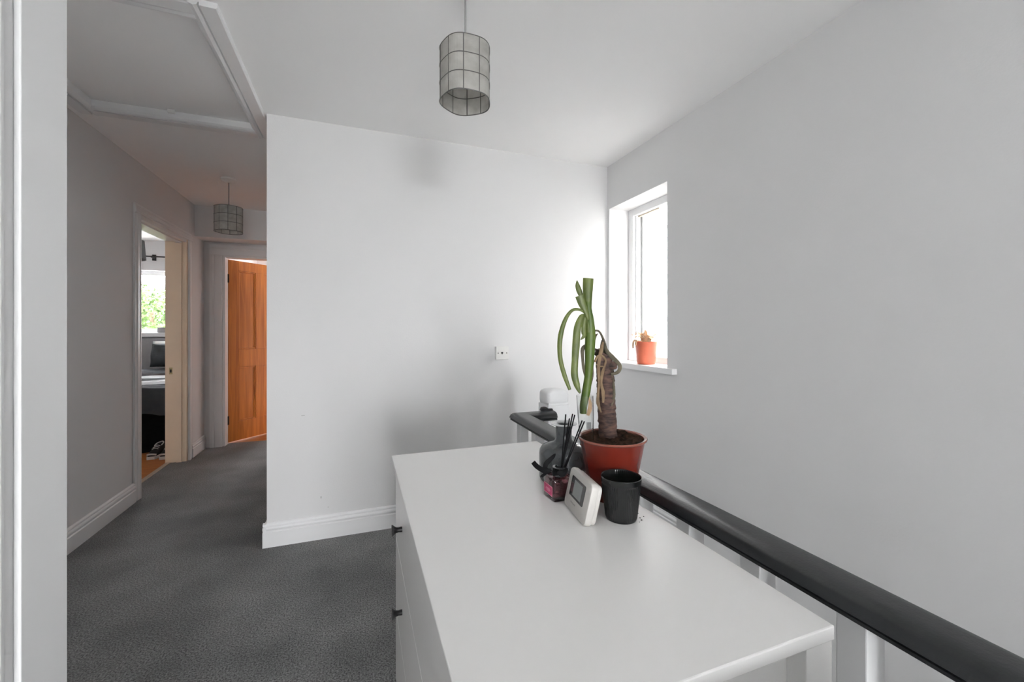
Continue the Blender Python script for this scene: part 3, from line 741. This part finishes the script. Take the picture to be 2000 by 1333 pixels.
# thermostat leaning in front of the pot
A = Vector((.4425, .8575, CT + .001)); B = Vector((.4245, .7335, CT + .001))      # bottom front edge, far and near ends
U = (B - A); TL = U.length; U.normalize()
NORM = Vector((0, 0, 1)).cross(U).normalized()          # points towards -X or +X
if NORM.x > 0: NORM = -NORM
lean = math.radians(13)
UPV = (Vector((0, 0, 1)) * math.cos(lean) - NORM * math.sin(lean)).normalized()
DV = U.cross(UPV).normalized()
if DV.x < 0: DV = -DV                                   # depth, away from the face
TM = Matrix(((U.x, DV.x, UPV.x, A.x), (U.y, DV.y, UPV.y, A.y), (U.z, DV.z, UPV.z, A.z), (0, 0, 0, 1)))
def tpiece(u0, u1, v0, v1, d0, d1, bev=0, seg=3, rnd=0):
    if rnd:
        bm = nb(); e = bev
        layers = [(e, d0), (e * .3, d0 + e * .3), (0, d0 + e), (0, d1 - e), (e * .3, d1 - e * .3), (e, d1)] if e else [(0, d0), (0, d1)]
        rings = []
        for ins, dd in layers:
            ring = []
            for cx, cy, a0 in ((u1 - rnd, v1 - rnd, 0), (u0 + rnd, v1 - rnd, 90), (u0 + rnd, v0 + rnd, 180), (u1 - rnd, v0 + rnd, 270)):
                for k in range(7):
                    a = math.radians(a0 + 90 * k / 6); rr_ = max(rnd - ins, .0005)
                    ring.append(bm.verts.new((cx + rr_ * math.cos(a), dd, cy + rr_ * math.sin(a))))
            rings.append(ring)
        for f, b in zip(rings, rings[1:]):
            for i in range(len(f)):
                j = (i + 1) % len(f); bm.faces.new((f[i], f[j], b[j], b[i]))
        bm.faces.new(rings[0]); bm.faces.new(rings[-1])
    else: bm = bx(u0, u1, d0, d1, v0, v1, bev=bev, seg=seg)
    bmesh.ops.transform(bm, matrix=TM, verts=bm.verts[:])
    return bm
TH_ = .088
th = thing('thermostat', 'offwhite room thermostat with grey display leaning beside the black cup', 'thermostat', A)
obj('body', tpiece(0, TL, .001, TH_, 0, .017, .004, 3, .013), M['thermo'], th, smooth=True)
obj('back_cover', tpiece(.004, TL - .004, .004, TH_ - .004, .017, .026, .002, 2, .011), M['thermo'], th, smooth=True)
scn = obj('display', tpiece(.022, .100, .031, .074, -.0008, .003, .0003, 1, .004), M['bezel'], th)
obj('screen', tpiece(.041, .086, .036, .069, -.0012, .001), M['lcd'], scn)
obj('screen_mark', tpiece(.027, .040, .040, .060, -.0012, .001), M['lcddark'], scn)
tcu = bpy.data.curves.new('maker_name', 'FONT'); tcu.body = 'Honeywell'; tcu.size = .0062; tcu.align_x = 'CENTER'
to = bpy.data.objects.new('maker_name_src', tcu); C.objects.link(to)
dg = bpy.context.evaluated_depsgraph_get(); me = bpy.data.meshes.new_from_object(to.evaluated_get(dg)); C.objects.unlink(to); bpy.data.objects.remove(to)
bm = nb(); bm.from_mesh(me); bpy.data.meshes.remove(me)
for v in bm.verts: v.co = TM @ Vector((.052 + v.co.x, -.0004, .019 + v.co.y))
obj('maker_name', bm, M['print'], th)
# curved desk stand foot
fb = A + U * (TL * .62) + DV * .012
bm = nb(); sweep(bm, [fb + Vector((.010, 0, .020)), fb + Vector((.018, -.002, .006)), fb + Vector((.030, -.004, .0022)), fb + Vector((.044, -.012, .0016))], [.012, .014, .015, .010], .0016, (0, 0, 1), 10, 4)
obj('stand_foot', bm, M['clear'], th, smooth=True)

# soil crumbs by the cup
for i, (cx_, cy_) in enumerate(((1250, 1013), (1253, 1017), (1246, 1004), (1249, 1021), (1257, 1010))):
    d = ray(cx_, cy_); p = Vector((0, 0, HC)) + d * ((CT - HC) / d.z)
    bm = nb(); bmesh.ops.create_icosphere(bm, subdivisions=1, radius=random.uniform(.0010, .0019))
    for v in bm.verts: v.co = Vector((v.co.x * random.uniform(.7, 1.5), v.co.y * random.uniform(.7, 1.3), v.co.z * .6)) + p + Vector((0, 0, .0007))
    tag(obj('soil_crumb', bm, M['crumb'], origin=p), 'tiny soil crumb on the chest top beside the black cup', 'crumb', 'soil crumbs on the chest top')

# ------------------------------------------------------------------ window sill pot
wc = Vector((1.775, 0, 0)); d = ray(1262, 700); wc = Vector((0, 0, HC)) + d * (1.785 / d.x); WX, WY = wc.x, wc.y
zb = .975
wp = thing('window_pot', 'small orange plastic pot with a withered straw coloured plant on the window sill', 'plant pot', (WX, WY, zb))
bm = nb(); lathe(bm, [(.050, zb + .0005), (.056, zb + .001), (.0575, zb + .010), (.0585, zb + .012), (.067, zb + .120), (.0685, zb + .122), (.070, zb + .148), (.0665, zb + .148), (.063, zb + .120), (.052, zb + .01), (.045, zb + .008)], WX, WY, 40)
obj('pot', bm, M['pot2'], wp, smooth=True)
bm = nb(); lathe(bm, [(.0005, zb + .130), (.064, zb + .130), (.064, zb + .126), (.0005, zb + .126)], WX, WY, 24)
obj('soil', bm, M['soil'], wp)
for i in range(26):
    a = random.uniform(0, 2 * math.pi); r0 = random.uniform(.005, .03); r1 = random.uniform(.03, .075)
    h = random.uniform(.03, .085); b0 = Vector((WX + r0 * math.cos(a), WY + r0 * math.sin(a), zb + .130))
    tp = Vector((WX + r1 * math.cos(a), WY + r1 * math.sin(a), zb + .150 + h * .8)); en = tp + Vector((.025 * math.cos(a), .025 * math.sin(a), -.012 if i % 3 else .02))
    obj('withered_leaf', sweep(nb(), [b0, (b0 + tp) / 2 + Vector((0, 0, .02)), tp, en], [.003, .008, .013, .004], .0015, (math.cos(a) * .3, math.sin(a) * .3, 1), 6, 3), M['drygold'], wp, smooth=True)
da = math.radians(200)
for k, yy in enumerate((.0, .025)):
    q = Vector((WX - .067, WY + .028 - yy, zb + .150))
    obj('withered_leaf', sweep(nb(), [q + Vector((.03, 0, .0)), q + Vector((-.004, 0, .006)), q + Vector((-.012, .004, -.018)), q + Vector((-.010, .006, -.045 + .02 * k))], [.004, .008, .010, .009], .003, (1, 0, .3), 8, 3), M['drygold'], wp, smooth=True)

# ------------------------------------------------------------------ wall socket
d = ray(981, 690); q = Vector((0, 0, HC)) + d * ((YB - .03) / d.y)
so = thing('wall_socket', 'square white surface mounted socket with two screws on the back wall', 'socket', (q.x, YB, q.z - .043))
obj('back_box', bx(q.x - .0425, q.x + .0425, YB - .024, YB, q.z - .0425, q.z + .0425, bev=.002), M['plastic'], so)
obj('face_plate', bx(q.x - .0435, q.x + .0435, YB - .033, YB - .0235, q.z - .0435, q.z + .0435, bev=.003), M['plastic'], so)
for s in (-1, 1):
    sb = nb(); lathe(sb, [(.0005, 0), (.0034, 0), (.0034, .002), (.0005, .0022)], 0, 0, 14)
    bmesh.ops.transform(sb, matrix=Matrix.Translation((q.x + s * .030, YB - .0325, q.z)) @ Matrix.Rotation(math.pi / 2, 4, 'X'), verts=sb.verts[:])
    obj('screw', sb, M['iron'], so)
bm = nb(); box(bm, q.x - .009, q.x + .005, YB - .0336, YB - .030, q.z - .003, q.z + .007); box(bm, q.x - .005, q.x + .001, YB - .0336, YB - .030, q.z - .008, q.z - .003)
obj('port', bm, M['hole'], so)

# ------------------------------------------------------------------ capiz pendant lamps
def pendant(px, t, zbot, R, H, label, rose_r=.04):
    c = pt(px, 300, t); cx, cy = c.x, c.y
    L = thing('pendant_lamp', label, 'lamp', (cx, cy, CEIL), 'capiz shell pendant lamps')
    f0 = math.atan2(-cy, -cx) - math.radians(4)
    step = math.radians(36)
    rad = lambda a: R * (1 - .030 * math.sin(5 * (a - f0)))
    P = lambda a, z_, o=0: Vector((cx + (rad(a) + o) * math.cos(a), cy + (rad(a) + o) * math.sin(a), z_))
    sh = obj('lamp_shade', nb_wire(P, f0, step, zbot, H), M['wire'], L, smooth=True, label='grey wire frame of the shell shade')
    rows = 3
    for r_ in range(rows):
        za = zbot + H * r_ / rows + .0012; zb_ = zbot + H * (r_ + 1) / rows - .0012
        for k in range(10):
            bm = nb(); ns = 6; col = []
            for i in range(ns + 1):
                a = f0 + step * (k + .02 + .96 * i / ns)
                col.append([bm.verts.new(P(a, za, -.0005)), bm.verts.new(P(a, zb_, -.0005)), bm.verts.new(P(a, zb_, .0005)), bm.verts.new(P(a, za, .0005))])
            for a_, b_ in zip(col, col[1:]):
                for i in range(4): bm.faces.new((a_[i], a_[(i + 1) % 4], b_[(i + 1) % 4], b_[i]))
            bm.faces.new(col[0]); bm.faces.new(col[-1])
            obj('shell_pane', bm, M['capiz'], sh)
    bm = nb(); sweep(bm, [Vector((cx, cy, CEIL - .02)), Vector((cx, cy, zbot + H * .86))], [.0032, .0032], None, F, 10, 0)
    obj('cord', bm, M['cord'], L, smooth=True)
    bm = nb(); lathe(bm, [(.010, CEIL - .030), (.030, CEIL - .026), (rose_r, CEIL - .012), (rose_r, CEIL), (.01, CEIL)], cx, cy, 28)
    obj('ceiling_rose', bm, M['plastic'], L, smooth=True)
    bm = nb(); lathe(bm, [(.006, zbot + H * .90), (.012, zbot + H * .88), (.018, zbot + H * .80), (.018, zbot + H * .62), (.006, zbot + H * .62)], cx, cy, 20)
    for k in range(3):
        a = 2 * math.pi * k / 3
        sweep(bm, [Vector((cx, cy, zbot + H * .78)), Vector((cx + R * .95 * math.cos(a), cy + R * .95 * math.sin(a), zbot + H * .995))], [.0012, .0012], None, (0, 0, 1), 6, 0)
    obj('lamp_holder', bm, M['plastic'], L, smooth=True)
    return L
def nb_wire(P, f0, step, zbot, H):
    bm = nb()
    for k in range(10):
        a = f0 + step * k
        sweep(bm, [P(a, zbot), P(a, zbot + H)], [.0018, .0018], None, (0, 1, .01), 6, 0)
    for r_ in range(4):
        z_ = zbot + H * r_ / 3
        pts_ = [P(f0 + 2 * math.pi * i / 80, z_) for i in range(81)]
        sweep(bm, pts_, [.0018] * 81, None, (0, 0, 1), 6, 0)
    return bm
pendant(909, 1.45, 1.993, .0865, .183, 'capiz shell pendant lamp hanging above the white chest')
pendant(447, 3.30, 1.978, .096, .192, 'capiz shell pendant lamp hanging in the dark hallway', .055)

# ------------------------------------------------------------------ bedroom
BX0, BX1 = -3.25, -1.70
bed = thing('bed', 'double bed with black divan base, slate duvet and white sheets', 'bed', ((BX0 + BX1) / 2, 5.85, 0))
obj('divan_base', bx(BX0 + .02, BX1 - .02, 5.04, 6.78, 0, .40, bev=.01), M['divan'], bed)
obj('mattress', bx(BX0 + .01, BX1 - .01, 4.97, 6.80, .40, .60, bev=.03), M['bedding'], bed)
def blanket(y0, y1, z, hang, amp, seed, x0=BX0 - .03, x1=BX1 + .03, yhang=True):
    rnd = random.Random(seed); bm = nb(); nx, ny = 26, 26; g = []
    ph = [rnd.uniform(0, 6.28) for _ in range(4)]
    path = [(y0 - .02, z - hang), (y0 - .035, z - hang * .5), (y0 - .015, z - .02), (y0 + .02, z)] if yhang else [(y0, z - .012), (y0 + .02, z)]
    m_ = 12
    path += [(y0 + .02 + (y1 - y0 - .04) * (i + 1) / m_, z) for i in range(m_)] + [(y1, z - .012)]
    for j, (yy, zz) in enumerate(path):
        row = []
        for i in range(nx + 1):
            x = x0 + (x1 - x0) * i / nx
            h = amp * (math.sin(yy * 23 + ph[0] + x * 3) + .7 * math.sin(x * 17 + yy * 9 + ph[1]) + .5 * math.sin(yy * 41 + x * 5 + ph[2]))
            hem = .012 * math.sin(x * 21 + ph[3]) if (yhang and j == 0) else 0
            row.append(bm.verts.new((x, yy + (h * .8 if zz < z - .015 else 0), zz + h + hem)))
        g.append(row)
    for a, b in zip(g, g[1:]):
        for i in range(nx): bm.faces.new((a[i], a[i + 1], b[i + 1], b[i]))
    r = bmesh.ops.solidify(bm, geom=bm.faces[:], thickness=.012)
    return bm
obj('duvet', blanket(4.95, 5.28, .645, .262, .006, 3), M['duvet'], bed, smooth='all')
obj('top_sheet', blanket(5.20, 6.05, .668, 0, .006, 5, yhang=False), M['bedding'], bed, smooth='all')
obj('folded_band', blanket(5.42, 5.56, .686, 0, .003, 9, yhang=False), M['duvet'], bed, smooth='all')
obj('folded_blanket', blanket(5.95, 6.45, .715, 0, .008, 7, yhang=False), M['duvet'], bed, smooth='all')
obj('headboard', bx(BX0 - .05, BX1 + .05, 6.82, 6.89, 0, 1.10, bev=.02), M['headboard'], bed)
def pillow(name, x0, x1, y, z, label, m, lean_, hgt=.30, edge=None):
    bm = nb(); nu, nv = 16, 12; fr = []; bk = []
    for j in range(nv + 1):
        a = []; b = []
        for i in range(nu + 1):
            u = i / nu; v = j / nv
            p = (max(0, 4 * u * (1 - u)) * max(0, 4 * v * (1 - v))) ** .38 * .085
            x = x0 + (x1 - x0) * u; zz = z + hgt * v
            yo = y + lean_ * v + .010 * math.sin(u * 13 + v * 9)
            a.append(bm.verts.new((x, yo - p, zz))); b.append(bm.verts.new((x, yo + p + .002, zz)))
        fr.append(a); bk.append(b)
    for g in (fr, bk):
        for a, b in zip(g, g[1:]):
            for i in range(nu): bm.faces.new((a[i], a[i + 1], b[i + 1], b[i]))
    for i in range(nu):
        bm.faces.new((fr[0][i], fr[0][i + 1], bk[0][i + 1], bk[0][i])); bm.faces.new((fr[-1][i], fr[-1][i + 1], bk[-1][i + 1], bk[-1][i]))
    for j in range(nv):
        bm.faces.new((fr[j][0], fr[j + 1][0], bk[j + 1][0], bk[j][0])); bm.faces.new((fr[j][-1], fr[j + 1][-1], bk[j + 1][-1], bk[j][-1]))
    o = tag(obj(name, bm, m, origin=((x0 + x1) / 2, y, z), smooth='all'), label, 'pillow')
    return o
pillow('pillow', -2.42, -1.86, 6.38, .742, 'dark slate pillow leaning in front of the white one on the bed', M['pillow'], .06, .285)
pillow('pillow', -2.52, -1.90, 6.68, .742, 'white pillow standing behind the dark one at the head of the bed', M['bedding'], .05, .31)
# curtain pole, lampshade, box on the sill
cp = thing('curtain_pole', 'thin black curtain pole above the bedroom window', 'curtain pole', (-2.6, 6.84, 2.17))
bm = nb(); sweep(bm, [Vector((-2.66, 6.82, 2.175)), Vector((-1.70, 6.82, 2.175))], [.009, .009], None, (0, 0, 1), 12, 0); obj('pole', bm, M['black'], cp, smooth=True)
bm = nb(); bmesh.ops.create_uvsphere(bm, u_segments=14, v_segments=8, radius=.02, matrix=Matrix.Translation((-2.675, 6.82, 2.175))); obj('finial', bm, M['black'], cp, smooth=True)
bm = nb(); box(bm, -2.575, -2.555, 6.82, 6.90, 2.160, 2.185); box(bm, -2.585, -2.545, 6.885, 6.90, 2.13, 2.21); obj('bracket', bm, M['black'], cp)
lx, ly = -2.372, 5.6
lp = thing('drum_lamp', 'dark grey drum shade hanging in the bedroom', 'lamp', (lx, ly, CEIL))
bm = nb(); lathe(bm, [(.205, 1.965), (.190, 2.17), (.186, 2.17), (.201, 1.965)], lx, ly, 48, loop=True); obj('lamp_shade', bm, M['shade'], lp, smooth=True)
bm = nb(); sweep(bm, [Vector((lx, ly, 2.39)), Vector((lx, ly, 2.12))], [.004, .004], None, (0, 1, 0), 8, 0)
for k in range(3):
    a = 2.1 * k; sweep(bm, [Vector((lx, ly, 2.13)), Vector((lx + .187 * math.cos(a), ly + .187 * math.sin(a), 2.165))], [.0015, .0015], None, (0, 0, 1), 6, 0)
obj('cord', bm, M['cord'], lp)
bm = nb(); lathe(bm, [(.01, 2.37), (.045, 2.378), (.045, CEIL), (.01, CEIL)], lx, ly, 24); obj('ceiling_rose', bm, M['plastic'], lp)
bm = nb(); box(bm, -2.515, -2.40, 6.84, 6.92, BWZ0 + .005, BWZ0 + .075, bev=.006)
tag(obj('trinket_box', bm, M['headboard'], origin=(-2.46, 6.88, BWZ0 + .005)), 'small grey box on the bedroom window sill', 'box')
# trainers beside the bed
def shoe(x, y, label):
    s = thing('trainer', label, 'shoe', (x, y, 0), 'black and white trainers by the bed')
    outl = [(.0, -.135, .030), (0, -.11, .040), (0, -.05, .045), (0, .02, .036), (0, .08, .036), (0, .125, .030), (0, .137, .018)]
    bm = nb(); rings = []
    for _, yy, hw in outl:
        rings.append([bm.verts.new((x + sx * hw, y + yy, zz)) for sx, zz in ((-1, .002), (1, .002), (1.02, .030), (-1.02, .030))])
    for a, b in zip(rings, rings[1:]):
        for k in range(4): bm.faces.new((a[k], a[(k + 1) % 4], b[(k + 1) % 4], b[k]))
    bm.faces.new(rings[0]); bm.faces.new(rings[-1])
    obj('sole', bm, M['rubber'], s, smooth=True)
    bm = nb(); rings = []
    for yy, hw, h in ((-.128, .024, .042), (-.105, .036, .058), (-.05, .042, .075), (.0, .036, .098), (.04, .033, .105), (.10, .032, .108), (.13, .022, .095)):
        rings.append([bm.verts.new((x + hw * math.cos(a), y + yy, .030 + (h - .03) * max(0, math.sin(a)) ** .7)) for a in (math.pi * k / 8 for k in range(9))])
    for a, b in zip(rings, rings[1:]):
        for k in range(8): bm.faces.new((a[k], a[k + 1], b[k + 1], b[k]))
    bm.faces.new(rings[0]); bm.faces.new(rings[-1])
    obj('upper', bm, M['canvas'], s, smooth=True)
    bm = nb(); sweep(bm, [(x - .034, y - .115, .042), (x - .018, y - .134, .050), (x, y - .140, .053), (x + .018, y - .134, .050), (x + .034, y - .115, .042)], [.008] * 5, .004, (0, 1, 0), 8, 3)
    obj('toe_cap', bm, M['rubber'], s, smooth=True)
    for k in range(3):
        yy = y - .045 + k * .022; zz = .082 + .009 * k
        obj('lace', sweep(nb(), [(x - .024, yy, zz - .004), (x, yy, zz + .004), (x + .024, yy, zz - .004)], [.003] * 3, None, (0, 1, 0), 6, 2), M['rubber'], s)
    bm = nb(); sweep(bm, [(x - .026, y + .02, .098), (x - .024, y + .07, .108), (x, y + .115, .112), (x + .024, y + .07, .108), (x + .026, y + .02, .098)], [.005] * 5, None, (0, 0, 1), 6, 3)
    obj('collar', bm, M['rubber'], s, smooth=True)
shoe(-1.795, 4.885, 'black and white trainer beside the bed, further from the doorway')
shoe(-1.690, 4.850, 'black and white trainer beside the bed, nearer the doorway')

# ------------------------------------------------------------------ outdoors
struct(obj('ground', bx(-40, 30, -30, 45, -3.2, -3.0), M['bounce_ground']), 'ground outside, made pale to bounce light indoors')  # unseen ground, coloured pale to act as a light reflector
struct(obj('wall_sky_block', bx(4.2, 4.5, -6, 9, -3.0, 6.8), M['stucco']), 'added rendered house side blocking sky light from the landing window')  # added outside to dim the daylight entering the landing window
def tree(x, y, ztop, rx, rz, m, label, seed, nleaf):
    rnd = random.Random(seed)
    T = thing('tree', label, 'tree', (x, y, -3.0), 'trees outside the bedroom window')
    sweepb = sweep(nb(), [Vector((x, y, -3.02)), Vector((x + .1, y, -1.5)), Vector((x, y + .1, ztop - rz)), Vector((x + .1, y, ztop - .8))], [.22, .17, .12, .04], None, (0, 1, 0), 10, 4)
    obj('trunk', sweepb, M['bark2'], T, smooth=True)
    bm = nb(); cz = ztop - rz
    for i in range(nleaf):
        while True:
            a = Vector((rnd.uniform(-1, 1), rnd.uniform(-1, 1), rnd.uniform(-1, 1)))
            if .45 < a.length < 1 + .12 * math.sin(7 * a.x + seed) : break
        p = Vector((x + a.x * rx, y + a.y * rx, cz + a.z * rz))
        d1 = Vector((rnd.gauss(0, 1), rnd.gauss(0, 1), rnd.gauss(0, .6))).normalized() * rnd.uniform(.04, .09)
        d2 = d1.orthogonal().normalized() * d1.length * .45
        vs = [bm.verts.new(p - d1), bm.verts.new(p + d2 + Vector((0, 0, .015))), bm.verts.new(p + d1), bm.verts.new(p - d2 + Vector((0, 0, .015)))]
        bm.faces.new(vs)
    o = obj('foliage', bm, m, T); o['kind'] = 'stuff'
tree(-5.2, 13.6, 2.45, 2.3, 2.6, M['foliage'], 'bright green leafy tree filling the lower bedroom window', 3, 18000)
tree(-7.6, 20.2, 2.95, 2.8, 3.0, M['foliage2'], 'deeper green tree behind the bright one outside the bedroom', 5, 16000)
